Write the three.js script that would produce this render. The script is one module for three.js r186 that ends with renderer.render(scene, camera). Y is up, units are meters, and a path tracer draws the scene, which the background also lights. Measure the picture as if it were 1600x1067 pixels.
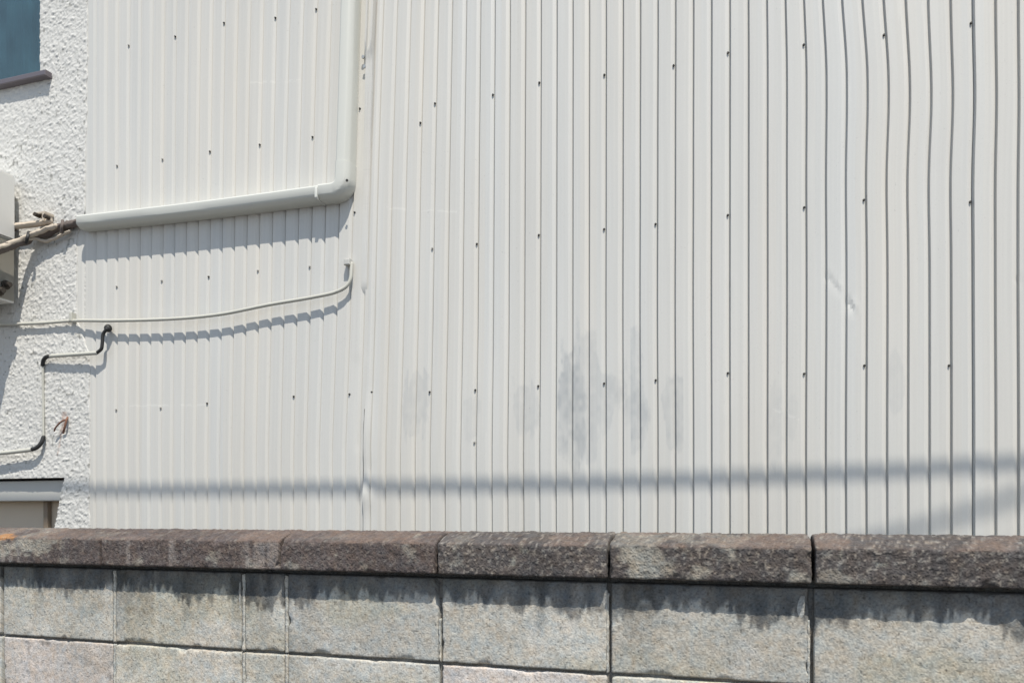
import * as THREE from 'three';
import { mergeGeometries, mergeVertices, toCreasedNormals } from 'three/addons/utils/BufferGeometryUtils.js';

// ---------------------------------------------------------------- camera, sky, sun, exposure
const scene = new THREE.Scene();
const F = 1200, CX = 800, CY = 802, EYE = 1.55;             // lens of the photograph in its own pixels (1600 x 1067)
const camera = new THREE.PerspectiveCamera(2 * Math.atan(533.5 / F) * 180 / Math.PI, 1600 / 1067, 0.05, 500);
camera.position.set(0, EYE, 0);
camera.lookAt(0, EYE, -5);
camera.setViewOffset(1600, 1067, 0, 533.5 - CY, 1600, 1067);   // a level camera with the lens shifted up
scene.add(camera);

const TH = 17.5 * Math.PI / 180, CT = Math.cos(TH), ST = Math.sin(TH);   // both walls turn away to the left by this much
const R = new THREE.Vector3(CT, 0, ST), N = new THREE.Vector3(-ST, 0, CT);
const sunDir = new THREE.Vector3().addScaledVector(R, 0.60).addScaledVector(N, 1).add(new THREE.Vector3(0, 2.12, 0)).normalize();
const sun = new THREE.DirectionalLight(new THREE.Color().setRGB(1, 0.945, 0.86), 4.4);
sun.position.copy(sunDir).multiplyScalar(30).add(new THREE.Vector3(0, 1.5, -2));
sun.target.position.set(0, 1.5, -2);
sun.castShadow = true;
sun.shadow.mapSize.set(4096, 4096);
Object.assign(sun.shadow.camera, { left: -6, right: 6, top: 6, bottom: -6, near: 1, far: 60 });
sun.shadow.bias = -0.0004;
scene.add(sun, sun.target);
{
  const w = 256, h = 128, data = new Float32Array(w * h * 4);
  for (let j = 0; j < h; j++) for (let i = 0; i < w; i++) {
    const el = (j + 0.5) / h * Math.PI - Math.PI / 2, k = 4 * (j * w + i);
    const e = Math.max(0, Math.sin(el)), q = Math.pow(1 - e, 2.2);
    let c = [0.40 + 0.52 * q, 0.58 + 0.42 * q, 0.88 + 0.20 * q];
    if (el < 0) c = [0.34, 0.34, 0.33];
    data.set([c[0] * 0.80, c[1] * 0.80, c[2] * 0.80, 1], k);
  }
  const sky = new THREE.DataTexture(data, w, h, THREE.RGBAFormat, THREE.FloatType);
  sky.mapping = THREE.EquirectangularReflectionMapping;
  sky.magFilter = THREE.LinearFilter; sky.minFilter = THREE.LinearFilter;
  sky.needsUpdate = true;
  scene.background = sky; scene.environment = sky;
}
const renderer = new THREE.WebGLRenderer({ antialias: true });
renderer.setSize(1024, 682);
renderer.shadowMap.enabled = true;
renderer.toneMapping = THREE.LinearToneMapping;
renderer.toneMappingExposure = 1.14;

// ---------------------------------------------------------------- helpers
function rng(seed) { let a = seed >>> 0; return () => { a = (a + 0x6D2B79F5) | 0; let t = Math.imul(a ^ (a >>> 15), 1 | a); t = (t + Math.imul(t ^ (t >>> 7), 61 | t)) ^ t; return ((t ^ (t >>> 14)) >>> 0) / 4294967296; }; }
const hash = (x, y, z) => { let h = Math.imul(x | 0, 374761393) + Math.imul(y | 0, 668265263) + Math.imul(z | 0, 2147483647 ^ 0x5bd1e995); h = Math.imul(h ^ (h >>> 13), 1274126177); return ((h ^ (h >>> 16)) >>> 0) / 4294967296; };
const sm = (t) => t * t * (3 - 2 * t);
function noise(x, y, z = 0) {
  const xi = Math.floor(x), yi = Math.floor(y), zi = Math.floor(z), u = sm(x - xi), v = sm(y - yi), w = sm(z - zi);
  const L = (a, b, t) => a + (b - a) * t;
  return L(L(L(hash(xi, yi, zi), hash(xi + 1, yi, zi), u), L(hash(xi, yi + 1, zi), hash(xi + 1, yi + 1, zi), u), v),
    L(L(hash(xi, yi, zi + 1), hash(xi + 1, yi, zi + 1), u), L(hash(xi, yi + 1, zi + 1), hash(xi + 1, yi + 1, zi + 1), u), v), w);
}
const fbm = (x, y, z = 0, o = 4) => { let a = 0.5, s = 0, n = 0; for (let i = 0; i < o; i++) { s += a * noise(x, y, z + i * 7.3); n += a; a *= 0.5; x *= 2.03; y *= 2.03; z *= 2.03; } return s / n; };
const step = (a, b, t) => { t = Math.min(1, Math.max(0, (t - a) / (b - a))); return sm(t); };
const lerp = (a, b, t) => a + (b - a) * t;
const pick = (xs, ys, x) => { if (x <= xs[0]) return ys[0]; for (let i = 1; i < xs.length; i++) if (x <= xs[i]) return lerp(ys[i - 1], ys[i], (x - xs[i - 1]) / (xs[i] - xs[i - 1])); return ys[ys.length - 1]; };
const rgb = (r, g, b) => new THREE.Color().setRGB(r, g, b);

// a wall frame: s metres along the wall (to the right), y up, d metres out of the wall face towards the street
const SID = 2.437, BLK = 1.703;                              // metres from the lens to the siding and to the block wall, straight ahead
function at(px, py, d = 0, Z0 = SID) {
  const u = (px - CX) / F, v = (CY - py) / F, t = (Z0 * CT - d) / (CT + u * ST);
  return [t * (u * CT - ST) + Z0 * ST, EYE + t * v, d];
}
const sAt = (px, d = 0, Z0 = SID) => at(px, CY, d, Z0)[0];
const used = {};
const numbered = (n) => { used[n] = (used[n] ?? -1) + 1; return used[n] ? `${n}_${String(used[n]).padStart(3, '0')}` : n; };
function place(o, Z0, b) { o.position.set(0, 0, -Z0).addScaledVector(R, b[0]).addScaledVector(N, b[2]); o.position.y = b[1]; o.rotation.y = -TH; }
function thing(name, label, category, Z0, base = [0, 0, 0], group) {
  const o = new THREE.Group(); o.name = numbered(name); place(o, Z0, base); o.userData = { label, category };
  if (group) o.userData.group = group;
  o.base = base; scene.add(o); return o;
}
// a part: geometries given in the wall frame; the base of the thing is taken off here
function part(name, geos, mat, root, parent = root, label) {
  geos = Array.isArray(geos) ? geos : [geos];
  const g = geos.length > 1 ? mergeGeometries(geos.map((x) => x.index ? x.toNonIndexed() : x)) : geos[0];
  const b = root.base; g.translate(-b[0], -b[1], -b[2]);
  const m = new THREE.Mesh(g, mat); m.name = name; m.castShadow = m.receiveShadow = true;
  if (label) m.userData.label = label;
  parent.add(m); return m;
}
const clean = (g) => { for (const k of Object.keys(g.attributes)) if (!['position', 'normal', 'uv'].includes(k)) g.deleteAttribute(k); return g; };
function box(s0, s1, y0, y1, d0, d1) { const g = new THREE.BoxGeometry(s1 - s0, y1 - y0, d1 - d0); g.translate((s0 + s1) / 2, (y0 + y1) / 2, (d0 + d1) / 2); return metreUV(g); }
function metreUV(g) { const p = g.attributes.position, n = g.attributes.normal, uv = new Float32Array(p.count * 2); for (let i = 0; i < p.count; i++) { const ax = Math.abs(n.getX(i)), ay = Math.abs(n.getY(i)); if (ax > 0.7) uv.set([p.getZ(i), p.getY(i)], 2 * i); else if (ay > 0.7) uv.set([p.getX(i), p.getZ(i)], 2 * i); else uv.set([p.getX(i), p.getY(i)], 2 * i); } g.setAttribute('uv', new THREE.BufferAttribute(uv, 2)); return g; }
function chamferBox(s0, s1, y0, y1, d0, d1, b = 0.003) {
  const sh = new THREE.Shape(); sh.moveTo(s0 + b, y0 + b); sh.lineTo(s1 - b, y0 + b); sh.lineTo(s1 - b, y1 - b); sh.lineTo(s0 + b, y1 - b); sh.closePath();
  const g = new THREE.ExtrudeGeometry(sh, { depth: d1 - d0 - 2 * b, bevelEnabled: true, bevelSize: b, bevelThickness: b, bevelSegments: 2, steps: 1 });
  g.translate(0, 0, d0 + b); return g;
}
function tube(pts, r, seg = 60, rad = 8, wob = 0, seed = 1) {
  const c = new THREE.CatmullRomCurve3(pts.map((p) => new THREE.Vector3(...p)), false, 'centripetal');
  const g = new THREE.TubeGeometry(c, seg, r, rad, false), p = g.attributes.position;
  if (wob) { for (let i = 0; i < p.count; i++) { const k = [p.getX(i), p.getY(i), p.getZ(i)]; const a = (fbm(k[0] * 45 + seed, k[1] * 45, k[2] * 45, 3) - 0.5) * 2 * wob; p.setXYZ(i, k[0] + a * 0.5, k[1] + a, k[2] + a); } g.computeVertexNormals(); }
  const ends = [0, 1].map((e) => { const q = c.getPoint(e), n = new THREE.SphereGeometry(r * 0.98, 8, 6); n.translate(q.x, q.y, q.z); return n; });
  return mergeGeometries([g, ...ends].map((x) => x.toNonIndexed()));
}

// ---------------------------------------------------------------- computed textures: grain, relief, wear
function tex(w, h, fn, srgb) {
  const d = new Uint8Array(w * h * 4);
  for (let j = 0; j < h; j++) for (let i = 0; i < w; i++) { const c = fn(i, j); const k = 4 * (j * w + i); d[k] = Math.max(0, Math.min(255, c[0])); d[k + 1] = Math.max(0, Math.min(255, c[1])); d[k + 2] = Math.max(0, Math.min(255, c[2])); d[k + 3] = 255; }
  const t = new THREE.DataTexture(d, w, h, THREE.RGBAFormat); t.wrapS = t.wrapT = THREE.RepeatWrapping; t.magFilter = THREE.LinearFilter; t.minFilter = THREE.LinearMipmapLinearFilter; t.generateMipmaps = true; t.anisotropy = 8;
  if (srgb) t.colorSpace = THREE.SRGBColorSpace; t.needsUpdate = true; return t;
}
// speckle that tiles: a lattice of n cells wrapped
function tileNoise(n, seed) { const r = rng(seed), a = new Float32Array(n * n); for (let i = 0; i < a.length; i++) a[i] = r(); return (x, y) => { x *= n; y *= n; const xi = Math.floor(x), yi = Math.floor(y), u = sm(x - xi), v = sm(y - yi), q = (i, j) => a[((j % n + n) % n) * n + (i % n + n) % n]; return lerp(lerp(q(xi, yi), q(xi + 1, yi), u), lerp(q(xi, yi + 1), q(xi + 1, yi + 1), u), v); }; }
const TN = 512;
const n8 = tileNoise(8, 1), n24 = tileNoise(24, 2), n70 = tileNoise(70, 3), n110 = tileNoise(110, 4), n180 = tileNoise(180, 5), n256 = tileNoise(256, 6);
const concreteGrain = tex(TN, TN, (i, j) => {                 // 0.6 m square: sand, pores, faint cloudiness
  const x = i / TN, y = j / TN;
  let v = 234 + 16 * (n8(x, y) - 0.5) + 16 * (n24(x, y) - 0.5) + 18 * (n110(x, y) - 0.5) + 34 * (n180(x, y) - 0.5) + 40 * (n256(x, y) - 0.5);
  const pore = n110(y + 0.3, x); if (pore > 0.84) v -= (pore - 0.84) * 420;
  const warm = 10 * (n24(y, x) - 0.5) + 12 * (n70(y, x) - 0.5);
  return [v + warm, v, v - warm];
}, true);
const concreteRelief = tex(TN, TN, (i, j) => { const x = i / TN, y = j / TN; const v = 128 + 30 * (n110(x, y) - 0.5) + 90 * (n180(x, y) - 0.5) + 80 * (n256(x, y) - 0.5) - (n110(y + 0.3, x) > 0.84 ? 60 : 0); return [v, v, v]; });
for (const t of [concreteGrain, concreteRelief]) t.repeat.set(1 / 0.6, 1 / 0.6);
const stuccoRelief = tex(TN, TN, (i, j) => { const x = i / TN, y = j / TN; const v = 128 + 120 * (n70(x, y) - 0.5) + 90 * (n180(x, y) - 0.5); return [v, v, v]; });
stuccoRelief.repeat.set(1 / 0.5, 1 / 0.5);

// ---------------------------------------------------------------- materials
const M = {
  stucco: new THREE.MeshStandardMaterial({ vertexColors: true, roughness: 0.95, bumpMap: stuccoRelief, bumpScale: 0.0012 }),
  stuccoPlain: new THREE.MeshStandardMaterial({ color: rgb(0.60, 0.585, 0.545), roughness: 0.95, bumpMap: stuccoRelief, bumpScale: 0.004 }),
  core: new THREE.MeshStandardMaterial({ color: rgb(0.45, 0.44, 0.42), roughness: 0.95 }),
  block: new THREE.MeshStandardMaterial({ vertexColors: true, map: concreteGrain, roughness: 0.97, bumpMap: concreteRelief, bumpScale: 0.0014 }),
  cap: new THREE.MeshStandardMaterial({ vertexColors: true, map: concreteGrain, roughness: 0.98, bumpMap: concreteRelief, bumpScale: 0.003 }),
  mortar: new THREE.MeshStandardMaterial({ color: rgb(0.20, 0.19, 0.17), map: concreteGrain, roughness: 0.98, bumpMap: concreteRelief, bumpScale: 0.003 }),
  mortarPale: new THREE.MeshStandardMaterial({ color: rgb(0.44, 0.43, 0.38), map: concreteGrain, roughness: 0.98, bumpMap: concreteRelief, bumpScale: 0.003 }),
  duct: new THREE.MeshPhysicalMaterial({ color: rgb(0.60, 0.60, 0.545), roughness: 0.45 }),
  cable: new THREE.MeshStandardMaterial({ color: rgb(0.50, 0.49, 0.43), roughness: 0.6 }),
  black: new THREE.MeshStandardMaterial({ color: rgb(0.025, 0.025, 0.024), roughness: 0.6 }),
  screw: new THREE.MeshStandardMaterial({ color: rgb(0.06, 0.055, 0.05), roughness: 0.55, metalness: 0.5 }),
  screwPainted: new THREE.MeshStandardMaterial({ color: rgb(0.30, 0.29, 0.27), roughness: 0.6 }),
  seam_shade_strip: new THREE.MeshStandardMaterial({ color: rgb(0.17, 0.165, 0.155), roughness: 0.9 }),
  washer: new THREE.MeshStandardMaterial({ color: rgb(0.5, 0.5, 0.48), roughness: 0.4, metalness: 0.7 }),
  tape: new THREE.MeshStandardMaterial({ color: rgb(0.13, 0.105, 0.09), roughness: 0.85 }),
  tapePale: new THREE.MeshStandardMaterial({ color: rgb(0.50, 0.43, 0.345), roughness: 0.8 }),
  unit: new THREE.MeshStandardMaterial({ color: rgb(0.66, 0.65, 0.61), roughness: 0.5 }),
  unitBeigeShaded: new THREE.MeshStandardMaterial({ color: rgb(0.50, 0.47, 0.40), roughness: 0.6 }),  // beige with the shade on the lower plate put into the colour
  brass: new THREE.MeshStandardMaterial({ color: rgb(0.06, 0.05, 0.04), roughness: 0.6, metalness: 0.4 }),
  rust: new THREE.MeshStandardMaterial({ color: rgb(0.20, 0.10, 0.065), roughness: 0.95 }),
  alu: new THREE.MeshStandardMaterial({ color: rgb(0.52, 0.51, 0.47), roughness: 0.5 }),
  frameDark: new THREE.MeshStandardMaterial({ color: rgb(0.16, 0.14, 0.15), roughness: 0.45, metalness: 0.3 }),
  glass: new THREE.MeshPhysicalMaterial({ color: rgb(0.80, 0.92, 0.94), roughness: 0.08, transmission: 1, thickness: 0, ior: 1.5 }),
  reflection_curtain: new THREE.MeshStandardMaterial({ vertexColors: true, roughness: 0.9 }),
  shutter: new THREE.MeshStandardMaterial({ color: rgb(0.60, 0.50, 0.38), roughness: 0.7 }),
  shutterDark: new THREE.MeshStandardMaterial({ color: rgb(0.26, 0.20, 0.14), roughness: 0.7 }),
  asphalt: new THREE.MeshStandardMaterial({ color: rgb(0.16, 0.155, 0.15), map: concreteGrain, roughness: 0.95 }),
  roof: new THREE.MeshStandardMaterial({ color: rgb(0.30, 0.30, 0.30), roughness: 0.8 }),
};

// ---------------------------------------------------------------- ground
{
  const g = new THREE.PlaneGeometry(400, 400); g.rotateX(-Math.PI / 2);
  const uv = g.attributes.uv; for (let i = 0; i < uv.count; i++) uv.setXY(i, uv.getX(i) * 400, uv.getY(i) * 400);
  const m = new THREE.Mesh(g, M.asphalt); m.name = 'ground'; m.receiveShadow = true; m.userData = { kind: 'structure', label: 'grey paved ground in front of the walls', category: 'ground' }; scene.add(m);
}

// ---------------------------------------------------------------- the metal siding
const PITCH = 0.0522, S_LEFT = sAt(110), S_SEAM = sAt(577), S_SEAM2 = sAt(1522), TOP = 5.8;
// how far the sheets wander sideways (they were bent round the fixings)
function pxOf(s, y) { const X = s * CT, Z = -SID + s * ST; return [CX + F * X / -Z, CY - F * (y - EYE) / -Z, F / -Z]; }
function wander(s, y) {
  const [x, v, k] = pxOf(s, y);
  const lean = pick([140, 350, 450, 545, 620, 700, 770, 900], [0, 7, 11, 17, 13, 8, 3, 0], x);
  let dx = lean * pick([-600, 0, 120, 270, 400, 500, 700, 900], [1.3, 1.0, 0.72, 0.38, 0.15, 0, -0.45, -0.5], v);
  const g = Math.exp(-Math.pow((x - 1345) / 105, 2));
  dx += -7.5 * g * (1 - step(-60, 115, v)) + 2.2 * Math.exp(-Math.pow((x - 1440) / 130, 2)) * (Math.exp(-Math.pow((v - 150) / 75, 2)) - 0.7 * Math.exp(-Math.pow((v - 285) / 80, 2)));
  dx += 1.3 * (noise(s * 2.1 + 5, y * 2.3) - 0.5);
  return dx / (k * 0.95);
}
// dents and creases, and the slight hollows of thin sheet
function dent(s, y) {
  const [x, v] = pxOf(s, y);
  let d = 0.0016 * (fbm(s * 1.7, y * 1.1, 3, 2) - 0.5);
  for (const [x0, y0, x1, y1, w, a] of [[1290, 426, 1312, 456, 3.2, 0.0022], [1324, 468, 1335, 488, 3.6, 0.0032], [1588, 428, 1598, 440, 3, 0.0015], [1050, 600, 1054, 690, 5, 0.0012], [1140, 440, 1136, 640, 4, 0.0008], [560, 560, 566, 700, 6, 0.0015]]) {
    const lx = x1 - x0, ly = y1 - y0, L = Math.hypot(lx, ly), a0 = ((x - x0) * lx + (v - y0) * ly) / L, o = ((x - x0) * -ly + (v - y0) * lx) / L / w;
    if (a0 < -12 || a0 > L + 12 || Math.abs(o) > 5) continue;
    d -= a * step(-10, 8, a0) * step(L + 10, L - 8, a0) * (Math.exp(-o * o) - 0.45 * Math.exp(-Math.pow(o + 2, 2)));
  }
  return d;
}
const profile = [[0, 0], [0.0065, 0], [0.013, 0], [0.0195, 0], [0.026, 0], [0.0305, 0], [0.0350, 0], [0.0372, -0.0007], [0.0452, -0.0054], [0.0482, -0.0098], [0.0498, -0.0103], [0.0513, -0.0098], [0.0518, -0.0012]];   // flat rib, slope, groove, steep lip
const yRows = [];
for (let y = 0.15; y < 1.30; y += 0.16) yRows.push(y);
for (let y = 1.32; y < 3.80; y += 0.0125) yRows.push(y);
for (let y = 3.85; y < TOP; y += 0.15) yRows.push(y);
yRows.push(TOP);
const TS0 = -1.80, TSW = 3.30, TY0 = 1.36, TYH = 2.40;       // what the siding's paint texture covers
function sheet(sA, sB, phase, lift = () => 0, endLip = 0) {
  const cs = [];                                            // cross-section: [s, d]
  let k = Math.floor((sA - phase) / PITCH) - 1;
  const raw = [];
  for (; phase + k * PITCH < sB + PITCH; k++) for (const [a, d] of profile) raw.push([phase + k * PITCH + a, d]);
  const dAt = (s) => { for (let i = 1; i < raw.length; i++) if (raw[i][0] >= s) return lerp(raw[i - 1][1], raw[i][1], (s - raw[i - 1][0]) / (raw[i][0] - raw[i - 1][0] || 1)); return 0; };
  cs.push([sA, dAt(sA) - endLip], [sA, dAt(sA)]);
  for (const [s, d] of raw) if (s > sA + 0.0005 && s < sB - 0.0005) cs.push([s, d]);
  cs.push([sB, dAt(sB)]);
  const n = cs.length, m = yRows.length, P = new Float32Array(n * m * 3), U = new Float32Array(n * m * 2), I = [];
  for (let j = 0; j < m; j++) for (let i = 0; i < n; i++) {
    const y = yRows[j], [s, d] = cs[i], q = j * n + i;
    P.set([s + wander(s, y), y, d + dent(s, y) + lift(s, y)], 3 * q); U.set([(s - TS0) / TSW, (y - TY0) / TYH], 2 * q);
    if (i < n - 1 && j < m - 1) I.push(q, q + 1, q + n + 1, q, q + n + 1, q + n);
  }
  const g = new THREE.BufferGeometry(); g.setAttribute('position', new THREE.BufferAttribute(P, 3)); g.setAttribute('uv', new THREE.BufferAttribute(U, 2)); g.setIndex(I);
  g.computeVertexNormals();
  return toCreasedNormals(g, 0.30);
}
{
  // paint: faint runs of grime per rib, greyish scuffed residue with a ragged outline, small scratches
  const W = 2048, H = 1488, patches = [[935, 622, 72, 105, 1], [893, 640, 26, 95, 1.15], [818, 640, 24, 52, 0.8], [1054, 636, 22, 58, 1], [652, 632, 16, 55, 0.8], [985, 640, 20, 40, 0.7], [1402, 600, 12, 45, 0.55], [735, 650, 14, 40, 0.5], [1216, 660, 14, 60, 0.5], [1240, 650, 12, 40, 0.4], [690, 330, 40, 6, 0.0]].map(([x, y, a, b, w]) => { const c = at(x, y), e = at(x + a, y), t = at(x, y - b); return [c[0], c[1], e[0] - c[0], t[1] - c[1], w]; });
  const marks = [[600, 325, 725, 332], [380, 130, 470, 126], [1208, 640, 1250, 655], [190, 634, 330, 632]].map(([a, b, c, d]) => [...at(a, b).slice(0, 2), ...at(c, d).slice(0, 2)]);
  const map = tex(W, H, (i, j) => {
    const s = TS0 + (i + 0.5) / W * TSW, y = TY0 + (j + 0.5) / H * TYH;
    const rib = Math.floor((s + 5) / PITCH);
    let v = 1 + 0.016 * (hash(rib, 3, 9) - 0.5) + 0.022 * (noise(s * 260, y * 3.2, 2) - 0.5) + 0.03 * (fbm(s * 3, y * 2, 4, 3) - 0.5) + 0.02 * (noise(s * 700, y * 600) - 0.5);
    let cool = 0.012 * (noise(rib * 0.7, y * 1.3, 8) - 0.5) + 0.006 * (hash(rib, 1, 1) - 0.5);
    for (const [cs, cy, rs, ry, w] of patches) {
      const a = (s - cs) / rs, b = (y - cy) / ry; if (a * a + b * b > 2.6) continue;
      const f = 1 - Math.sqrt(a * a + b * b) + 1.25 * (fbm(s * 30, y * 12, 11, 4) - 0.52) + 0.8 * (hash(rib, 7, 2) - 0.5);
      const q = step(0.0, 0.20, f) * (0.65 + 0.7 * (noise(s * 90, y * 55, 5) - 0.3));
      v -= 0.058 * w * q; cool += 0.007 * w * q;
    }
    for (const [a, b, c, d] of marks) { const t = (s - a) / (c - a); if (t < 0 || t > 1) continue; const e = Math.abs(y - lerp(b, d, t)) / 0.004; if (e < 2.2 && noise(s * 60, y * 200, 4) > 0.5) v += 0.04 * Math.exp(-e * e); }
    const sp = noise(s * 330, y * 300, 17); if (sp > 0.93) v -= 0.10 * (sp - 0.93) / 0.07 * (noise(s * 4, y * 4, 30) > 0.55 ? 1 : 0.2);
    return [203 * v * (1 - cool), 201 * v, 194.5 * v * (1 + cool * 1.3)];
  }, true);
  map.wrapS = map.wrapT = THREE.MirroredRepeatWrapping;
  M.siding = new THREE.MeshPhysicalMaterial({ map, roughness: 0.5, metalness: 0, specularIntensity: 0.7 });
}
const siding = thing('siding_wall', 'off-white ribbed metal siding wall filling most of the picture', 'siding wall', SID, [0, 0, 0]);
siding.userData.kind = 'thing';
const PH_L = -1.672 + 0.0003 - 0.0508, PH_R = -0.4805 - 0.0508;
part('siding_sheet', sheet(S_LEFT, S_SEAM + 0.01, PH_L, (s, y) => -0.002 * step(S_SEAM - 0.05, S_SEAM, s)), M.siding, siding, siding, 'left sheet that carries the white duct and the sagging cable');
const gape = (s, y) => { const v = pxOf(s, y)[1], e = step(0.05, 0, s - S_SEAM); return e * (0.004 + 0.0065 * step(600, 680, v) + 0.007 * Math.exp(-Math.pow((v - 775) / 20, 2)) - 0.003 * Math.exp(-Math.pow((v - 735) / 18, 2)) + 0.002 * noise(y * 6, 3)); };
part('siding_sheet', sheet(S_SEAM, S_SEAM2 + 0.012, PH_R, gape, 0.004), M.siding, siding, siding, 'wide middle sheet with grey scuffed patches');
part('siding_sheet', sheet(S_SEAM2, 3.9, PH_R, (s, y) => 0.0032 * step(0.03, 0, s - S_SEAM2), 0.003), M.siding, siding, siding, 'right sheet with ribs bent near the top');
part('wall_core', box(S_LEFT, 3.9, 0.0, TOP, -0.17, -0.02), M.core, siding);
{
  // added dark strip imitating the shaded gap where the two sheets lap
  const seamPts = []; for (let v = 640; v < 850; v += 7) { const q = at(569, v); seamPts.push([S_SEAM - 0.0035 + wander(S_SEAM, q[1]) + 0.0012 * (noise(q[1] * 40, 3) - 0.5), q[1], 0.0035 + 0.003 * noise(q[1] * 25, 6)]); }
  part('seam_shade_strip', tube(seamPts, 0.0021, 80, 6), M.seam_shade_strip, siding);
  // folded edge flashing beside the duct
  const trimS = (y, o) => { const s = sAt(563, 0.02) + o; return s + wander(s, y); };
  const rows = []; for (let y = at(566, 475)[1]; y < TOP; y += 0.02) rows.push(y);
  const prof = [[-0.012, 0.001], [-0.012, 0.024], [-0.006, 0.0245], [-0.0045, 0.016], [0.005, 0.015], [0.0065, 0.020], [0.013, 0.020], [0.016, 0.001]];
  const P = [], I = [], U = []; rows.forEach((y, j) => { const v = pxOf(sAt(563), y)[1], h = 0.02 + 0.14 * step(470, 380, v) + 0.36 * step(330, 96, v) + 0.48 * step(92, 82, v), nar = 1 - 0.35 * step(100, 640, v);
    prof.forEach(([o, d], i) => { const low = v > 84 && (i === 3 || i === 4) ? 0.0235 : d; P.push(trimS(y, o * nar + 0.0008 * (noise(y * 9, 4) - 0.5)), y, (i === 0 || i === 7 ? d : low * h + 0.0006 * noise(y * 20, i)) - 0.014 * step(448, 470, v)); U.push(0.2, y); if (i < prof.length - 1 && j < rows.length - 1) { const q = j * prof.length + i; I.push(q, q + 1, q + prof.length + 1, q, q + prof.length + 1, q + prof.length); } }); });
  const g = new THREE.BufferGeometry(); g.setAttribute('position', new THREE.Float32BufferAttribute(P, 3)); g.setAttribute('uv', new THREE.Float32BufferAttribute(U, 2)); g.setIndex(I); g.computeVertexNormals();
  part('edge_flashing', toCreasedNormals(g, 0.4), M.siding, siding);
  // each fixing screw: a domed head on a small rubber washer
  const head = mergeGeometries([new THREE.CylinderGeometry(0.0025, 0.0031, 0.0030, 8).rotateX(Math.PI / 2).translate(0, 0, 0.0022), new THREE.CylinderGeometry(0.0034, 0.0037, 0.0011, 10).rotateX(Math.PI / 2)].map((g) => g.toNonIndexed()));
  const xs = [[341, 37], [266, 58], [192, 72], [421, 29], [483, 16], [334, 235], [261, 247], [189, 257], [414, 224], [497, 212], [326, 432], [255, 438], [185, 447], [407, 422], [487, 416], [326, 630], [255, 637], [182, 640], [464, 619],
    [562, 170], [554, 332], [647, 193], [674, 162], [768, 148], [841, 129], [942, 117], [1052, 102], [1137, 82], [1258, 69], [1387, 53], [1520, 35], [675, 388], [744, 381], [841, 367], [942, 358], [1022, 350], [1135, 336], [1254, 324], [1350, 312], [1516, 315], [546, 616], [587, 612], [677, 612], [747, 609], [841, 603], [942, 599], [1022, 594], [1133, 583], [1254, 584], [1350, 571], [1485, 571], [750, 691]];
  const faint = new Set([[192, 72], [189, 257], [261, 247], [185, 447], [255, 438], [182, 640], [255, 637], [407, 422], [487, 416], [675, 388], [750, 691]].map(([x, v]) => x * 1000 + v));   // painted over
  for (const [x, v] of xs) {
    let [s, y] = at(x, v); const ph = s < S_SEAM ? PH_L : PH_R, w = wander(s, y);
    const k = Math.round((s - w - ph - 0.0435) / PITCH); let q = ph + k * PITCH + 0.0435;
    if (x > 540 && x < 572) q = s - w;
    const g = head.clone(); g.translate(q + wander(q, y), y, (x > 540 && x < 572 ? 0.001 : -0.0022) + dent(q, y));
    part('screw', g, faint.has(x * 1000 + v) ? M.screwPainted : M.screw, siding);
  }
  for (const [x, v, r] of [[570, 92, 0.0055], [572, 107, 0.0055]]) { const [s, y] = at(x, v); const a = new THREE.CylinderGeometry(r, r * 1.15, 0.004, 12).rotateX(Math.PI / 2).translate(s, y, 0.0125); part('screw', a, M.washer, siding); }
}

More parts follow.
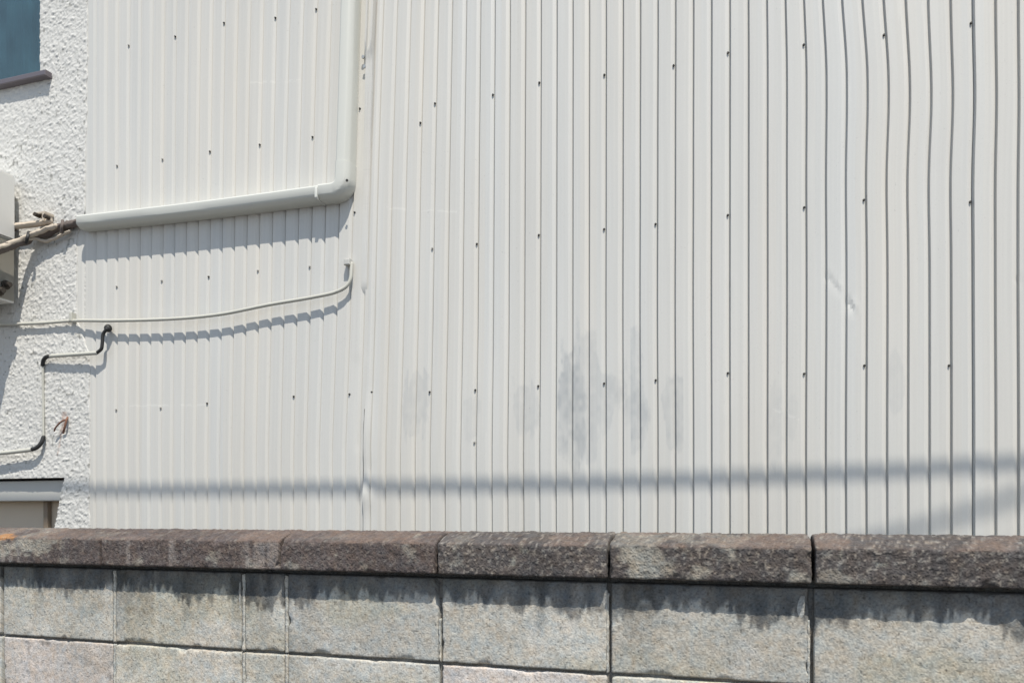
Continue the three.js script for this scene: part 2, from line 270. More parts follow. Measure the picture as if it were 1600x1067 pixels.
// ---------------------------------------------------------------- the stuccoed house at the left
const house = thing('stucco_house', 'white house wall of rough stucco at the left edge', 'house', SID, [-3.2, 0, 0]);
const WIN = { s1: sAt(63), y0: at(63, 119)[1], y1: 4.35, s0: sAt(63) - 1.5 };
const LOW = { y1: at(96, 746)[1], y0: 0.75, s0: sAt(100) - 1.2 };
const lowRight = (y) => lerp(sAt(84), sAt(101), Math.min(1, (y - at(86, 830)[1]) / (LOW.y1 - at(86, 830)[1])));   // the reveal of the low window runs crooked
const stuccoEdge = (y) => { const v = pxOf(-1.7, y)[1]; return sAt(pick([-500, 0, 250, 330, 372, 500, 530, 560, 900], [138, 138, 135, 132, 120, 121, 132, 141, 140], v) + 2.5 * (noise(y * 30, 2) - 0.5)); };
{
  const cell = 0.0033, s0 = -2.52, s1 = -1.655, y0 = 1.25, y1 = 3.85, n = Math.round((s1 - s0) / cell), m = Math.round((y1 - y0) / cell);
  const P = new Float32Array((n + 1) * (m + 1) * 3), C = new Float32Array((n + 1) * (m + 1) * 3), U = new Float32Array((n + 1) * (m + 1) * 2), I = [];
  const rust = at(100, 652), drip = at(91, 705);
  for (let j = 0; j <= m; j++) {
    const y = y0 + (y1 - y0) * j / m, e = stuccoEdge(y);
    for (let i = 0; i <= n; i++) {
      const t = i / n, s = lerp(s0, Math.min(e, s1), t), q = j * (n + 1) + i;
      const big = noise(s * 95, y * 95, 1), mid = noise(s * 165, y * 165, 6), fine = noise(s * 280, y * 280, 2);
      const spray = Math.max(0, big - 0.42) * 1.0 + Math.max(0, mid - 0.45) * 0.8 + 0.3 * fine;
      let d = 0.002 + 0.0044 * spray + 0.004 * (noise(s * 6, y * 6, 9) - 0.5);
      if (i > n - 3) d = lerp(d, 0.0012, (i - n + 3) / 3);
      if (i === n) d = -0.012;
      P.set([s + 0.0015 * (mid - 0.5), y, d], 3 * q); U.set([s, y], 2 * q);
      let v = 1 + 0.06 * (fbm(s * 5, y * 4, 3, 3) - 0.5) + 0.05 * (fine - 0.5), r = 0.60 * v, g = 0.59 * v, b = 0.555 * v;
      const pit = noise(s * 95, y * 95, 14); if (pit > 0.80 && noise(s * 9, y * 9, 3) > 0.36) { const k = 1 - 3.2 * (pit - 0.80); r *= k; g *= k; b *= k * 0.98; }   // scattered pits tinted darker
      const tt = (y - rust[1]) / (drip[1] - rust[1]); // rust run below the hook
      if (tt > -0.15 && tt < 1.15) { const c = lerp(rust[0], drip[0], tt), w = lerp(0.012, 0.006, tt) * (0.6 + noise(y * 70, 4)); const f = step(1.0, 0.3, Math.abs(s - c) / w) * (0.35 + 0.65 * noise(s * 150, y * 90, 5)); r = lerp(r, 0.30, f * 0.7); g = lerp(g, 0.20, f * 0.75); b = lerp(b, 0.15, f * 0.75); }
      C.set([r, g, b], 3 * q);
    }
  }
  for (let j = 0; j < m; j++) for (let i = 0; i < n; i++) {
    const q = j * (n + 1) + i, s = P[3 * q] + cell / 2, y = P[3 * q + 1] + cell / 2;
    if (s < WIN.s1 && y > WIN.y0 && y < WIN.y1) continue;
    if (y < LOW.y1 && s < lowRight(y)) continue;
    I.push(q, q + 1, q + n + 2, q, q + n + 2, q + n + 1);
  }
  const g = new THREE.BufferGeometry(); g.setAttribute('position', new THREE.BufferAttribute(P, 3)); g.setAttribute('color', new THREE.BufferAttribute(C, 3)); g.setAttribute('uv', new THREE.BufferAttribute(U, 2)); g.setIndex(I); g.computeVertexNormals();
  part('stucco_coat', g, M.stucco, house);
  // masonry behind, left open at the two windows; beyond the near coat it is the stucco itself
  const D0 = -0.17, c = [], lo = -6.2, hi = -1.70;
  c.push(box(lo, WIN.s0, 0, TOP, D0, 0.004), box(WIN.s0, -2.53, LOW.y1, WIN.y0, D0, 0.004), box(WIN.s0, hi, WIN.y1, TOP, D0, 0.004), box(WIN.s0, LOW.s0, 0, LOW.y1, D0, 0.0035), box(LOW.s0, hi, 0, LOW.y0, D0, 0.0035));
  part('wall', c, M.stuccoPlain, house);
  part('wall_core', [box(-2.53, hi, LOW.y1, WIN.y0, D0, -0.004), box(WIN.s1, hi, WIN.y0, WIN.y1, D0, -0.004), box(sAt(101), hi, LOW.y0, LOW.y1, D0, -0.004)], M.stuccoPlain, house);
  // a sloping fillet of stucco that narrows the low opening
  const sh = new THREE.Shape(); sh.moveTo(lowRight(LOW.y1) , LOW.y1); sh.lineTo(sAt(101) + 0.002, LOW.y1); sh.lineTo(sAt(101) + 0.002, LOW.y0); sh.lineTo(lowRight(LOW.y0), LOW.y0); sh.closePath();
  part('reveal', metreUV(new THREE.ExtrudeGeometry(sh, { depth: 0.16, bevelEnabled: false }).translate(0, 0, -0.166)), M.stuccoPlain, house);
  // upper window
  const w = new THREE.Group(); w.name = 'window'; house.add(w);
  const z = -0.06, fr = 0.035;
  part('frame', [chamferBox(WIN.s0, WIN.s1, WIN.y0, WIN.y0 + fr, z - 0.03, z + 0.02), chamferBox(WIN.s0, WIN.s1, WIN.y1 - fr, WIN.y1, z - 0.03, z + 0.02), chamferBox(WIN.s1 - 0.012, WIN.s1, WIN.y0 + fr, WIN.y1 - fr, z - 0.03, z + 0.02), chamferBox(WIN.s0, WIN.s0 + fr, WIN.y0 + fr, WIN.y1 - fr, z - 0.03, z + 0.02)], M.frameDark, house, w);
  part('pane', box(WIN.s0 + fr, WIN.s1 - 0.012, WIN.y0 + fr, WIN.y1 - fr, z - 0.006, z - 0.002), M.glass, house, w);
  const cu = new THREE.PlaneGeometry(1.5, 1.2, 240, 80), cp = cu.attributes.position; for (let i = 0; i < cp.count; i++) cp.setZ(i, 0.008 * Math.sin(cp.getX(i) * 150 + 2 * noise(cp.getX(i) * 12, 1)) ); cu.computeVertexNormals(); const cc = new Float32Array(cp.count * 3); for (let i = 0; i < cp.count; i++) { const k = 0.45 + 1.1 * fbm(cp.getX(i) * 26, cp.getY(i) * 7, 4, 4) * fbm(cp.getX(i) * 7, cp.getY(i) * 9, 9, 2) * 2; cc.set([0.055 * k, 0.085 * k, 0.095 * k], 3 * i); } cu.setAttribute('color', new THREE.BufferAttribute(cc, 3)); cu.translate((WIN.s0 + WIN.s1) / 2, (WIN.y0 + WIN.y1) / 2, -0.13);  // mottled teal on the curtain imitates reflections in the pane
  part('reflection_curtain', cu, M.reflection_curtain, house, w);
  part('back_board', box(WIN.s0, WIN.s1, WIN.y0, WIN.y1, -0.17, -0.155), M.core, house, w);
  part('sill', chamferBox(WIN.s0, sAt(71, 0.03), WIN.y0 - 0.022, WIN.y0 - 0.001, -0.05, 0.034, 0.003), M.frameDark, house, w, 'dark metal sill under the teal window');
  // low window: head rail, boarded shutter, stile
  const lw = new THREE.Group(); lw.name = 'window'; lw.userData.label = 'recessed low window just above the block wall'; house.add(lw);
  const yr = at(50, 783, -0.05)[1], e = (y) => lowRight(y);
  part('head_rail', chamferBox(LOW.s0, e(yr) + 0.02, yr, LOW.y1 - 0.010, -0.09, -0.022, 0.003), M.alu, house, lw);
  part('shutter', box(LOW.s0, sAt(101), LOW.y0, yr, -0.10, -0.075), M.shutter, house, lw);
  part('stile', chamferBox(sAt(68, -0.06), sAt(75, -0.06), LOW.y0, yr, -0.075, -0.055, 0.003), M.shutterDark, house, lw);
  part('back_board', box(LOW.s0, sAt(101), LOW.y0, LOW.y1, -0.17, -0.15), M.core, house, lw);
  // the rest of the building behind both facades
  part('rear_walls', [box(-6.2, -6.05, 0, TOP, -5, D0), box(3.75, 3.9, 0, TOP, -5, D0 - 0.002), box(-6.05, 3.75, 0, TOP, -5, -4.85)], M.stuccoPlain, house);
  part('roof', box(-6.35, 4.05, TOP + 0.002, TOP + 0.14, -5.1, 0.12), M.roof, house);
}

// ---------------------------------------------------------------- white duct
function sweep(path, prof) {                                 // path in the wall plane [s, y], profile [across, out]
  const P = [], I = [], n = prof.length;
  path.forEach((p, j) => {
    const a = path[Math.max(0, j - 1)], b = path[Math.min(path.length - 1, j + 1)]; let tx = b[0] - a[0], ty = b[1] - a[1]; const l = Math.hypot(tx, ty); tx /= l; ty /= l;
    for (const [w, d] of prof) P.push(p[0] - ty * w, p[1] + tx * w, d);
    if (j) for (let i = 0; i < n; i++) { const q = (j - 1) * n + i, r = (j - 1) * n + (i + 1) % n; I.push(q, q + n, r, r, q + n, r + n); }
  });
  for (let i = 1; i < n - 1; i++) { I.push(0, i, i + 1); const o = (path.length - 1) * n; I.push(o, o + i + 1, o + i); }
  const g = new THREE.BufferGeometry(); g.setAttribute('position', new THREE.Float32BufferAttribute(P, 3)); g.setIndex(I);
  const u = new Float32Array(P.length / 3 * 2); for (let i = 0; i < P.length / 3; i++) { u[2 * i] = P[3 * i]; u[2 * i + 1] = P[3 * i + 1]; } g.setAttribute('uv', new THREE.BufferAttribute(u, 2));
  g.computeVertexNormals(); return toCreasedNormals(g, 0.5);
}
{
  const D = 0.058, hw = 0.024;
  const A = at(118, 345, D), B = at(527, 295, D), T0 = at(540.5, 0, D), T1 = at(532.5, 262, D);
  const prof = (k, o = 0) => [[-hw * k, 0.001], [-hw * k, (D - 0.020) * 1 + o], [-hw * k + 0.003, D - 0.014 + o], [-hw * k + 0.012, D - 0.002 + o], [-hw * k + 0.016, D + o], [hw * k - 0.007, D + o], [hw * k - 0.002, D - 0.003 + o], [hw * k, D - 0.008 + o], [hw * k, 0.001]];
  const du = thing('cable_duct', 'white plastic duct running level then turning up beside the seam', 'duct', SID, [A[0], A[1], 0]);
  const dir = [(B[0] - A[0]), (B[1] - A[1])], len = Math.hypot(...dir), ux = dir[0] / len, uy = dir[1] / len;
  const vx = (T0[0] - T1[0]), vy = T0[1] - T1[1], vl = Math.hypot(vx, vy), wx = vx / vl, wy = vy / vl;
  // corner of the two centre lines
  const k = ((T1[0] - A[0]) * wy - (T1[1] - A[1]) * wx) / (ux * wy - uy * wx), K = [A[0] + ux * k, A[1] + uy * k];
  const along = (o) => [K[0] - ux * o, K[1] - uy * o], up = (o) => [K[0] + wx * o, K[1] + wy * o];
  const arc = (r) => { const pts = []; const p0 = along(r), p1 = up(r); for (let i = 0; i <= 10; i++) { const t = i / 10; pts.push([(1 - t) ** 2 * p0[0] + 2 * t * (1 - t) * K[0] + t * t * p1[0], (1 - t) ** 2 * p0[1] + 2 * t * (1 - t) * K[1] + t * t * p1[1]]); } return pts; };
  const mid = []; for (let i = 0; i <= 14; i++) { const t = i / 14; mid.push([lerp(A[0], along(0.06)[0], t), lerp(A[1], along(0.06)[1], t) - 0.004 * Math.sin(Math.PI * t)]); }
  part('level_channel', sweep(mid, prof(1)), M.duct, du);
  part('elbow', sweep([along(0.085), along(0.06), ...arc(0.042), up(0.06), up(0.092)], prof(1.07, 0.002)), M.duct, du);
  part('upright_channel', sweep([up(0.08), up(0.5), up(1.0), up(1.6), [up(2.2)[0], up(2.2)[1]], up(2.75)], prof(1)), M.duct, du);
  const sc = at(542, 282, D + 0.002); part('screw', new THREE.CylinderGeometry(0.0045, 0.0045, 0.003, 10).rotateX(Math.PI / 2).translate(sc[0], sc[1], D + 0.003), M.screw, du);
  part('coupling_clip', sweep([along(0.086), along(0.096)], prof(1.10, 0.003)), M.duct, du);
}

// ---------------------------------------------------------------- pipe bundle that leaves the duct for the outdoor unit
{
  const b0 = at(118, 350, 0.04);
  const pb = thing('pipe_bundle', 'taped bundle of pipes between the white duct and the outdoor unit', 'pipe bundle', SID, [b0[0], b0[1], 0]);
  const P = (x, y, d) => at(x, y, d);
  part('insulated_pipe', tube([P(126, 348, 0.020), P(100, 353, 0.021), P(72, 363, 0.024), P(46, 372, 0.036), P(22, 381, 0.078), P(0, 389, 0.125), P(-30, 398, 0.19)], 0.0155, 110, 12, 0.007, 4), M.tape, pb, pb, 'brown weathered tape round the pipes');
  part('pipe', tube([P(86, 353, 0.038), P(64, 361, 0.042), P(40, 370, 0.054), P(18, 379, 0.092), P(-2, 386, 0.14), P(-30, 394, 0.20)], 0.0095, 60, 10, 0.004, 9), M.tapePale, pb, pb, 'pale pipe on top of the bundle');
  part('pipe', tube([P(108, 361, 0.022), P(92, 369, 0.024), P(70, 377, 0.026), P(54, 373, 0.036), P(38, 375, 0.056)], 0.006, 50, 8, 0.003, 12), M.tapePale, pb);
  part('tape_band', tube([P(44, 363, 0.046), P(42, 370, 0.068), P(40, 379, 0.062)], 0.006, 12, 6, 0.001), M.black, pb);
  part('tape_band', tube([P(97, 345, 0.026), P(96, 353, 0.040), P(95, 362, 0.034)], 0.006, 12, 6, 0.001), M.tape, pb);
  const br = part('stub_pipe', tube([P(76, 346, 0.030), P(52, 350, 0.030), P(20, 354, 0.030)], 0.0125, 30, 10, 0.0015, 3), M.tapePale, pb, pb, 'short beige pipe stub above the bundle');
  part('end_cap', tube([P(22, 354, 0.030), P(15, 356, 0.030)], 0.016, 6, 10), M.tape, pb, br);
  const c = P(68, 340, 0.02); const cl = part('clamp', [chamferBox(c[0] - 0.030, c[0] + 0.032, c[1] + 0.004, c[1] + 0.013, 0.004, 0.046, 0.002), chamferBox(c[0] + 0.020, c[0] + 0.030, c[1] - 0.026, c[1] + 0.012, 0.006, 0.048, 0.002)], M.tapePale, pb, pb);
  for (const [x, y] of [[57, 336], [72, 339]]) { const q = P(x, y, 0.048); part('bolt', new THREE.CylinderGeometry(0.0085, 0.0085, 0.022, 6).rotateX(Math.PI / 2).translate(q[0], q[1], 0.048), M.brass, pb, cl); }
}

// ---------------------------------------------------------------- outdoor unit cut by the left edge
{
  const q = at(23, 275, 0.035), bt = at(23, 474, 0.035), s1 = q[0], y1 = q[1], y0 = bt[1];
  const u = thing('outdoor_unit', 'pale air conditioner outdoor unit hung on the wall, cut by the left edge', 'outdoor unit', SID, [s1 - 0.38, y0, 0]);
  part('casing', chamferBox(s1 - 0.76, s1 - 0.004, y0, y1, 0.035, 0.30, 0.006), M.unit, u);
  const ym = lerp(y0, y1, 0.50);
  part('side_panel', chamferBox(s1 - 0.003, s1 + 0.003, ym, y1 - 0.01, 0.040, 0.29, 0.002), M.unit, u);
  const lo = part('valve_plate', chamferBox(s1 - 0.003, s1 + 0.001, y0 + 0.008, ym - 0.008, 0.040, 0.29, 0.002), M.unitBeigeShaded, u, u, 'beige lower plate tinted darker as if shaded, with two dark valves');
  for (const [x, y, r] of [[9, 445, 0.018], [2, 458, 0.020]]) { const v = at(x, y, 0.08); part('valve', [new THREE.CylinderGeometry(r * 0.55, r * 0.8, 0.03, 8).rotateZ(-Math.PI / 2).translate(s1 + 0.014, v[1], v[2] + (9 - x) * 0.004), new THREE.CylinderGeometry(r, r, 0.008, 10).rotateZ(-Math.PI / 2).translate(s1 + 0.006, v[1], v[2] + (9 - x) * 0.004)], M.brass, u, lo); }
  for (const o of [0.12, 0.60]) part('bracket', [box(s1 - 0.76 + o, s1 - 0.76 + o + 0.035, y0 - 0.035, y0 - 0.001, 0.003, 0.30), box(s1 - 0.76 + o, s1 - 0.76 + o + 0.035, y0 + 0.0, y0 + 0.30, 0.003, 0.033)], M.alu, u);
}

// ---------------------------------------------------------------- sagging cable, crooked pipe, hook
{
  const P = (x, y, d) => at(x, y, d), b = P(300, 497, 0);
  const c = thing('wall_cable', 'pale cable sagging across the siding below the white duct', 'cable', SID, [b[0], b[1], 0]);
  part('sheath', tube([P(-60, 508, 0.020), P(0, 507, 0.018), P(60, 505, 0.017), P(118, 501, 0.018), P(170, 501, 0.026), P(240, 499.5, 0.027), P(300, 496, 0.027), P(350, 490, 0.027), P(420, 476, 0.026), P(490, 464, 0.025), P(525, 456, 0.022), P(540, 448, 0.020), P(547, 437, 0.016), P(548.5, 424, 0.013), P(549, 412, 0.010)], 0.0062, 200, 10), M.cable, c);
  const k = P(547, 412, 0.0); part('clip', chamferBox(k[0] - 0.012, k[0] + 0.010, k[1] - 0.010, k[1] + 0.010, 0.001, 0.024, 0.003), M.alu, c);
  const k2 = P(118, 497, 0.0); part('clip', chamferBox(k2[0] - 0.007, k2[0] + 0.007, k2[1] - 0.018, k2[1] + 0.016, 0.004, 0.028, 0.003), M.cable, c);

  const z = thing('crooked_pipe', 'thin white pipe with black bends stepping down the stucco', 'pipe', SID, [P(66, 620, 0)[0], P(66, 620, 0)[1], 0]);
  const r = 0.0075, d = 0.027;
  part('knob', new THREE.SphereGeometry(0.015, 14, 10).scale(1, 1, 0.9).translate(...P(168, 513, 0.018)), M.black, z);
  part('black_bend', tube([P(166, 514, d), P(160.5, 522, d), P(159, 536, d), P(157.5, 545, d), P(151, 551, d)], 0.0062, 40, 8), M.black, z);
  part('tube', tube([P(150, 551.5, d), P(115, 554, d), P(78, 556.5, 0.024)], r, 30, 10), M.cable, z);
  part('black_bend', tube([P(79, 556.3, 0.024), P(72, 557.5, 0.022), P(67, 563, 0.018), P(65.5, 570, 0.014)], r * 1.02, 30, 8), M.black, z);
  part('tube', tube([P(66, 569, 0.012), P(66.5, 620, 0.008), P(67, 684, 0.011)], r * 0.62, 30, 10), M.cable, z);
  part('black_bend', tube([P(67, 683, 0.013), P(64, 691, 0.018), P(57, 699, 0.024), P(47, 703, 0.028)], r * 1.05, 30, 8), M.black, z);
  part('tube', tube([P(48, 702.6, 0.028), P(20, 706, 0.030), P(0, 708, 0.032), P(-60, 712, 0.034)], r * 1.1, 30, 10), M.cable, z);

  const h = P(98, 660, 0), hk = thing('wall_hook', 'small rusty bent hook on the stucco below the crooked pipe', 'hook', SID, [h[0], h[1], 0]);
  part('nail', tube([P(105, 652, 0.002), P(103, 656, 0.014), P(100, 668, 0.016), P(98, 676, 0.010)], 0.0042, 20, 7, 0.001), M.rust, hk);
  part('arm', tube([P(104, 655, 0.010), P(95, 659, 0.020), P(86, 668, 0.022), P(84, 673, 0.020)], 0.0032, 20, 7, 0.001), M.rust, hk);
}

// ---------------------------------------------------------------- block wall with a weathered coping
const WALL_D = -0.12;
const bw = thing('block_wall', 'weathered concrete block wall with a dark coping along the bottom of the picture', 'block wall', BLK, [0, 0, 0]);
bw.userData.kind = 'thing';
function roughBox(s0, s1, y0, y1, d0, d1, cell, round, amp, colour, seed, shape) {
  const nx = Math.max(2, Math.round((s1 - s0) / cell)), ny = Math.max(2, Math.round((y1 - y0) / cell)), nz = Math.max(2, Math.round((d1 - d0) / (cell * 3)));
  let g = new THREE.BoxGeometry(s1 - s0, y1 - y0, d1 - d0, nx, ny, nz); g.deleteAttribute('uv'); g.deleteAttribute('normal'); g = mergeVertices(g, 1e-5);
  const p = g.attributes.position, hx = (s1 - s0) / 2, hy = (y1 - y0) / 2, hz = (d1 - d0) / 2, C = new Float32Array(p.count * 3), U = new Float32Array(p.count * 2), v = new THREE.Vector3(), c = new THREE.Vector3();
  for (let i = 0; i < p.count; i++) {
    v.fromBufferAttribute(p, i);
    const ws = v.x + (s0 + s1) / 2, wy = v.y + (y0 + y1) / 2, wd = v.z + (d0 + d1) / 2;
    const chip = Math.max(0, fbm(ws * 28 + seed, wy * 28, wd * 28, 3) - 0.60) * 0.075;
    const r = round + chip;
    c.set(Math.max(-hx + r, Math.min(hx - r, v.x)), Math.max(-hy + r, Math.min(hy - r, v.y)), Math.max(-hz + r, Math.min(hz - r, v.z)));
    const n = v.clone().sub(c), l = n.length(); if (l > 1e-9) { n.multiplyScalar(1 / l); if (l > r) v.copy(c).addScaledVector(n, r); }
    const dd = amp * (1.6 * (noise(ws * 130 + seed, wy * 130, wd * 130) - 0.5) + 1.2 * (noise(ws * 48, wy * 48 + seed, wd * 48) - 0.5));
    v.addScaledVector(n, dd);
    let X = v.x + (s0 + s1) / 2, Y = v.y + (y0 + y1) / 2, Z = v.z + (d0 + d1) / 2;
    if (shape) [X, Y, Z] = shape(X, Y, Z);
    p.setXYZ(i, X, Y, Z); C.set(colour(X, Y, Z), 3 * i); U.set([X + seed * 0.37, Y - Z + seed * 0.61], 2 * i);
  }
  g.setAttribute('color', new THREE.BufferAttribute(C, 3)); g.setAttribute('uv', new THREE.BufferAttribute(U, 2)); g.computeVertexNormals();
  return g;
}
{
  const J = [3, 178, 380, 447, 688, 952, 1268].map((x) => sAt(x, 0, BLK));
  const left = [], right = []; for (let i = 1; i <= 7; i++) left.unshift(J[0] - 0.4 * i); for (let i = 1; i <= 6; i++) right.push(J[6] + 0.4 * i);
  const joints = [...left, ...J, ...right], ROW = 0.2045, rowTop = (r) => 1.4085 - r * ROW;
  // per block: lightness, warmth
  const tone = (k, r) => { const a = hash(k, r, 5), b = hash(k, r, 8); return [0.92 + 0.16 * a, 0.012 * (b - 0.5)]; };
  const core = [joints[0] + 0.02, joints[joints.length - 1] - 0.02];
  for (let r = 0; r < 7; r++) for (let k = 0; k < joints.length - 1; k++) {
    const s0 = joints[k] + 0.0042, s1 = joints[k + 1] - 0.0042, y1 = rowTop(r) - (r ? 0 : 0.006), y0 = Math.max(0.0, rowTop(r) - ROW + 0.0062);
    const near = r < 2 && k >= left.length - 1 && k <= left.length + 7;
    const [lt, wm] = tone(k, r), pink = r === 1 && (k === left.length || k === left.length + 4) ? 0.05 : 0, pale = r === 1 ? 1.09 : 1;
    const colour = (s, y, d) => {
      let v = lt * pale * (1 + 0.20 * (fbm(s * 7, y * 5, r + 3, 3) - 0.5) + 0.09 * (noise(s * 190, y * 190, d * 190) - 0.5)), rr = (0.50 + wm + pink * 0.5) * v, g = (0.478) * v, b = (0.42 - wm * 1.5 + pink * 0.3) * v;
      if (r === 0) {   // ragged black algae runs plus painted darkening that deepens the coping's shadow
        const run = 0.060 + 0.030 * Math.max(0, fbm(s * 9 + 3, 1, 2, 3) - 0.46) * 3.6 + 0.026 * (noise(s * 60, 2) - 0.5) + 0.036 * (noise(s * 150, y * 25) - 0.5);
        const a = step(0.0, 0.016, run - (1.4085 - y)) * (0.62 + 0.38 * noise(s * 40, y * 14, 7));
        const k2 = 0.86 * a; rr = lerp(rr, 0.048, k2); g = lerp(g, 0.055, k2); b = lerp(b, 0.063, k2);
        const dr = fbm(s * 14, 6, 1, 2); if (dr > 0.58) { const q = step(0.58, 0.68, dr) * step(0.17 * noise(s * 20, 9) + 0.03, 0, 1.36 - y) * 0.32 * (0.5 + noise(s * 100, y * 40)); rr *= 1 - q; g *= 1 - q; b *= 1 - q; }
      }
      const damp = fbm(s * 3.3, y * 6, 21, 3); if (damp > 0.55) { const q = step(0.55, 0.66, damp) * 0.14 * (0.6 + 0.8 * noise(s * 80, y * 80, 2)); rr *= 1 - q; g *= 1 - q; b *= 1 - q * 1.1; }
      { const ol = fbm(s * 5 + 40, y * 9, 13, 4), q = step(0.50, 0.66, ol) * (0.55 + 0.45 * noise(s * 120, y * 60, 6)); rr *= 1 - 0.10 * q; g *= 1 - 0.105 * q; b *= 1 - 0.17 * q; const wh = fbm(s * 8 + 70, y * 5, 17, 3), p = step(0.56, 0.70, wh) * 0.16 * noise(s * 90, y * 90, 8); rr *= 1 + p; g *= 1 + p; b *= 1 + p * 1.2; }
      { const pit = noise(s * 150 + 5, y * 150, 31); if (pit > 0.90) { const q = (pit - 0.90) * 5; rr *= 1 - q; g *= 1 - q; b *= 1 - q; } }
      if (r === 1) { const ch = noise(s * 42, y * 36, 3); if (ch > 0.86 && s < J[1]) { const q = (ch - 0.86) * 4; rr *= 1 - q; g *= 1 - q; b *= 1 - q; } }
      return [rr, g, b];
    };
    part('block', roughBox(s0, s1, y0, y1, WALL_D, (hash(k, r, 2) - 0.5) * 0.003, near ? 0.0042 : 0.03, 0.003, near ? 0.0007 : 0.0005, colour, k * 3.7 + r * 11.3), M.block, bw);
  }
  part('mortar_bed', box(core[0], core[1], 0, 1.4003, WALL_D + 0.012, -0.011), M.mortar, bw);
  // vertical joints that were struck nearly flush, and smears of pale mortar
  const bead = (s, w, y0, y1, seed) => roughBox(s - w / 2, s + w / 2, y0, y1, -0.012, 0.0001, 0.004, 0.001, 0.0016, (a, y) => { const v = 0.86 + 0.3 * noise(a * 160, y * 120, 4); return [0.50 * v, 0.48 * v, 0.42 * v]; }, seed);
  const row1 = [rowTop(0) - ROW + 0.004, rowTop(0) - 0.010], row2 = [rowTop(1) - ROW + 0.004, rowTop(1)];
  for (const [i, w] of [[1, 0.0086], [2, 0.0086], [3, 0.0088]]) { part('mortar_joint', bead(J[i], w, row1[0], row1[1], i), M.block, bw); part('mortar_joint', bead(J[i], w, row2[0], row2[1], i + 8), M.block, bw); }
  part('mortar_joint', bead(J[4] - 0.002, 0.006, row1[0], row1[1] - 0.09, 5), M.block, bw);
  part('mortar_joint', bead(J[5] - 0.004, 0.006, row1[0], row1[1] - 0.02, 6), M.block, bw);
  part('mortar_joint', bead(J[6] - 0.005, 0.005, row1[0], row1[1] - 0.06, 7), M.block, bw);

  // smears of mortar squeezed out beside the joints, proud enough to catch the sun
  for (const [x0, x1, v0, v1, dd] of [[936, 950, 920, 958, 0.011], [1236, 1258, 930, 966, 0.012], [367, 376, 908, 975, 0.006]]) {
    const a = at(x0, v1, 0, BLK), b = at(x1, v0, 0, BLK), w = b[0] - a[0];
    const wedge = (s, y, d) => { const k = Math.min(1, Math.max(0, (y - a[1]) / (b[1] - a[1]))), m = Math.min(1, Math.max(0, (s - a[0]) / w)); return [b[0] - (b[0] - s) * (1 - 0.72 * k), y, -0.006 + (d + 0.006) * (0.42 + 0.58 * k) * (0.45 + 0.55 * m)]; };
    part('mortar_smear', roughBox(a[0], b[0], a[1], b[1], -0.006, dd, 0.003, Math.min(0.005, w * 0.35), 0.002, (s, y) => { const v = 0.85 + 0.3 * noise(s * 160, y * 160, 3); return [0.49 * v, 0.475 * v, 0.43 * v]; }, x0, wedge), M.block, bw);
  }
  // coping stones
  const capJ = [J[1], J[3], J[4], J[5], J[6]].map((s, i) => s + [-0.012, 0.002, 0.004, 0.004, 0.002][i]);
  const l2 = [], r2 = []; for (let i = 1; i <= 7; i++) l2.unshift(capJ[0] - 0.46 * i); for (let i = 1; i <= 6; i++) r2.push(capJ[4] + 0.4 * i);
  const cj = [...l2, ...capJ, ...r2], Y0 = 1.4135, YF = 1.4845, YR = 1.5065, DF = 0.035, DB = -0.157;
  for (let k = 0; k < cj.length - 1; k++) {
    const near = k >= l2.length - 2 && k <= l2.length + 6, gap = k === l2.length || k === l2.length - 1 ? 0.0012 : 0.0028;
    const sMid = (cj[k] + cj[k + 1]) / 2, brown = sMid < J[4] ? 1 : 0;
    const shape = (s, y, d) => {   // the top slopes down to the front and to the back
      const t = (y - Y0) / (YF - Y0), e = Math.min(1, Math.min(DF - d, d - DB) / 0.064); return [s, t > 0.5 ? y + (YR - YF) * Math.max(0, e) * (t - 0.5) * 2 : y, d];
    };
    const colour = (s, y, d) => {
      const front = y < YF - 0.004, g1 = noise(s * 240, y * 240, d * 240), g2 = noise(s * 110 + 9, y * 110, d * 110 + 4), big = fbm(s * 6, y * 12, d * 8 + k, 4), pt = fbm(s * 17, y * 26, d * 20 + 3, 3);
      let c = [0.128, 0.100, 0.090];
      if (!brown) c = [0.112, 0.096, 0.088];
      let v = 0.72 + 0.75 * (g1 - 0.3) * 0.7 + 0.5 * (big - 0.5);
      c = c.map((x) => x * v);
      // sand and gravel that shows through the black crust
      const grit = step(0.64, 0.82, noise(s * 230 + 3, y * 230, d * 230)); const gs = brown ? 0.28 : 0.6; c = [lerp(c[0], 0.36, grit * gs), lerp(c[1], 0.32, grit * gs), lerp(c[2], 0.27, grit * gs)];
      // worn patches where the crust has gone
      let worn = 0.55 * step(0.64, 0.74, pt + (front && y < Y0 + 0.03 ? 0.04 : 0));
      const px = pxOf2(s); for (const [x0, w, a] of [[30, 60, 0.10], [1000, 40, 0.15], [1120, 80, 0.05], [1240, 20, 0.08]]) worn = Math.max(worn, step(0.52, 0.66, pt + a * Math.exp(-Math.pow((px - x0) / w, 2)) * 1.3) * Math.exp(-Math.pow((px - x0) / w / 1.4, 4)));
      worn *= front ? 0.8 : 0.35; const wv = 0.75 + 0.5 * g2; c = [lerp(c[0], 0.36 * wv, worn), lerp(c[1], 0.335 * wv, worn), lerp(c[2], 0.28 * wv, worn)];
      // pale lime runs down the face of the brown stones
      if (brown && front) { const run = noise(s * 75, y * 7, 5) * noise(s * 22, 3, 1); const q = step(0.42, 0.60, run) * 0.34 * step(0.45, 0.6, fbm(s * 8, 2, 6, 2)); c = [lerp(c[0], 0.40, q), lerp(c[1], 0.35, q), lerp(c[2], 0.31, q)]; }
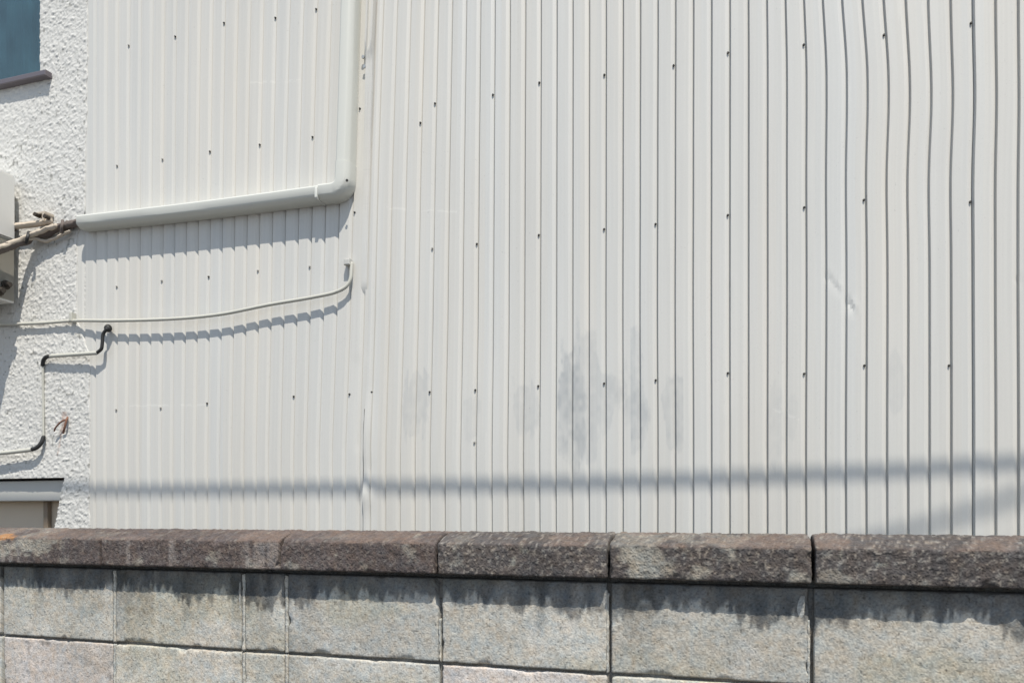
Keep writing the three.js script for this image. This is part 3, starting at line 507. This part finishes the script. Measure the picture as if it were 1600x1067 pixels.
      // reddish moss on the slope, an orange lichen near the left end
      if (!front) { const q = step(0.45, 0.62, fbm(s * 15, d * 15, 12, 3)) * 0.55; c = [lerp(c[0], 0.20, q), lerp(c[1], 0.145, q), lerp(c[2], 0.115, q)]; }
      const or = Math.hypot((px - 20) / 26, (d - 0.028) / 0.02, (y - 1.487) / 0.012) + 0.9 * (noise(s * 90, y * 90, d * 90) - 0.5); if (or < 1) { const q = step(1, 0.55, or) * 0.8; c = [lerp(c[0], 0.42, q), lerp(c[1], 0.20, q), lerp(c[2], 0.07, q)]; }
      const lic = noise(s * 64, y * 64, d * 64 + 20); if (lic > 0.84) { const q = (lic - 0.84) * 4; c = [lerp(c[0], 0.42, q), lerp(c[1], 0.40, q), lerp(c[2], 0.33, q)]; }
      return c;
    };
    part('coping_stone', roughBox(cj[k] + gap, cj[k + 1] - gap, Y0, YF, DB, DF, near ? 0.0034 : 0.03, 0.005, near ? 0.0018 : 0.0008, colour, k * 5.3 + 2, shape), M.cap, bw);
  }
  part('mortar_bed', box(core[0], core[1], 1.4005, 1.416, WALL_D + 0.02, -0.030), M.mortar, bw);
}
function pxOf2(s) { const X = s * CT, Z = -BLK + s * ST; return CX + F * X / -Z; }

// ---------------------------------------------------------------- the two overhead cables whose soft shadows cross the siding
{
  const w = (p) => new THREE.Vector3(0, 0, -SID).addScaledVector(R, p[0]).addScaledVector(N, p[2]).setY(p[1]);
  const hang = (name, label, pts, D, r) => {
    const q = pts.map((p) => w([...p, 0]).addScaledVector(sunDir, D));
    const g = new THREE.TubeGeometry(new THREE.CatmullRomCurve3(q, false, 'centripetal'), 120, r, 10), c = q[1].clone(); g.translate(-c.x, -c.y, -c.z);
    const m = new THREE.Mesh(g, M.black); m.name = name; m.position.copy(c); m.castShadow = m.receiveShadow = true; m.userData = { label, category: 'cable', group: 'overhead cables' }; scene.add(m);
  };
  const a = at(140, 765), b = at(800, 757), c = at(1200, 745), d = at(1600, 722);
  hang('overhead_cable', 'thick black overhead cable above the frame with a level shadow on the siding', [[a[0] - 6, a[1] + 0.45], [a[0] - 2, a[1] + 0.06], [a[0], a[1]], [b[0], b[1]], [c[0], c[1]], [d[0], d[1]], [d[0] + 2.5, d[1] + 0.24], [d[0] + 6, d[1] + 0.9]].map((p) => p.slice(0, 2)), 2.7, 0.0088);
  const e = at(1400, 836), f = at(1600, 772), sl = (f[1] - e[1]) / (f[0] - e[0]);
  hang('overhead_cable_001', 'thin black overhead cable above the frame with a slanting shadow at the lower right', [[e[0] - 4, e[1] - 4 * sl * 0.8], [e[0], e[1]], [f[0], f[1]], [f[0] + 5, f[1] + 5 * sl * 1.1]], 4.2, 0.0095);
}
renderer.render(scene, camera);
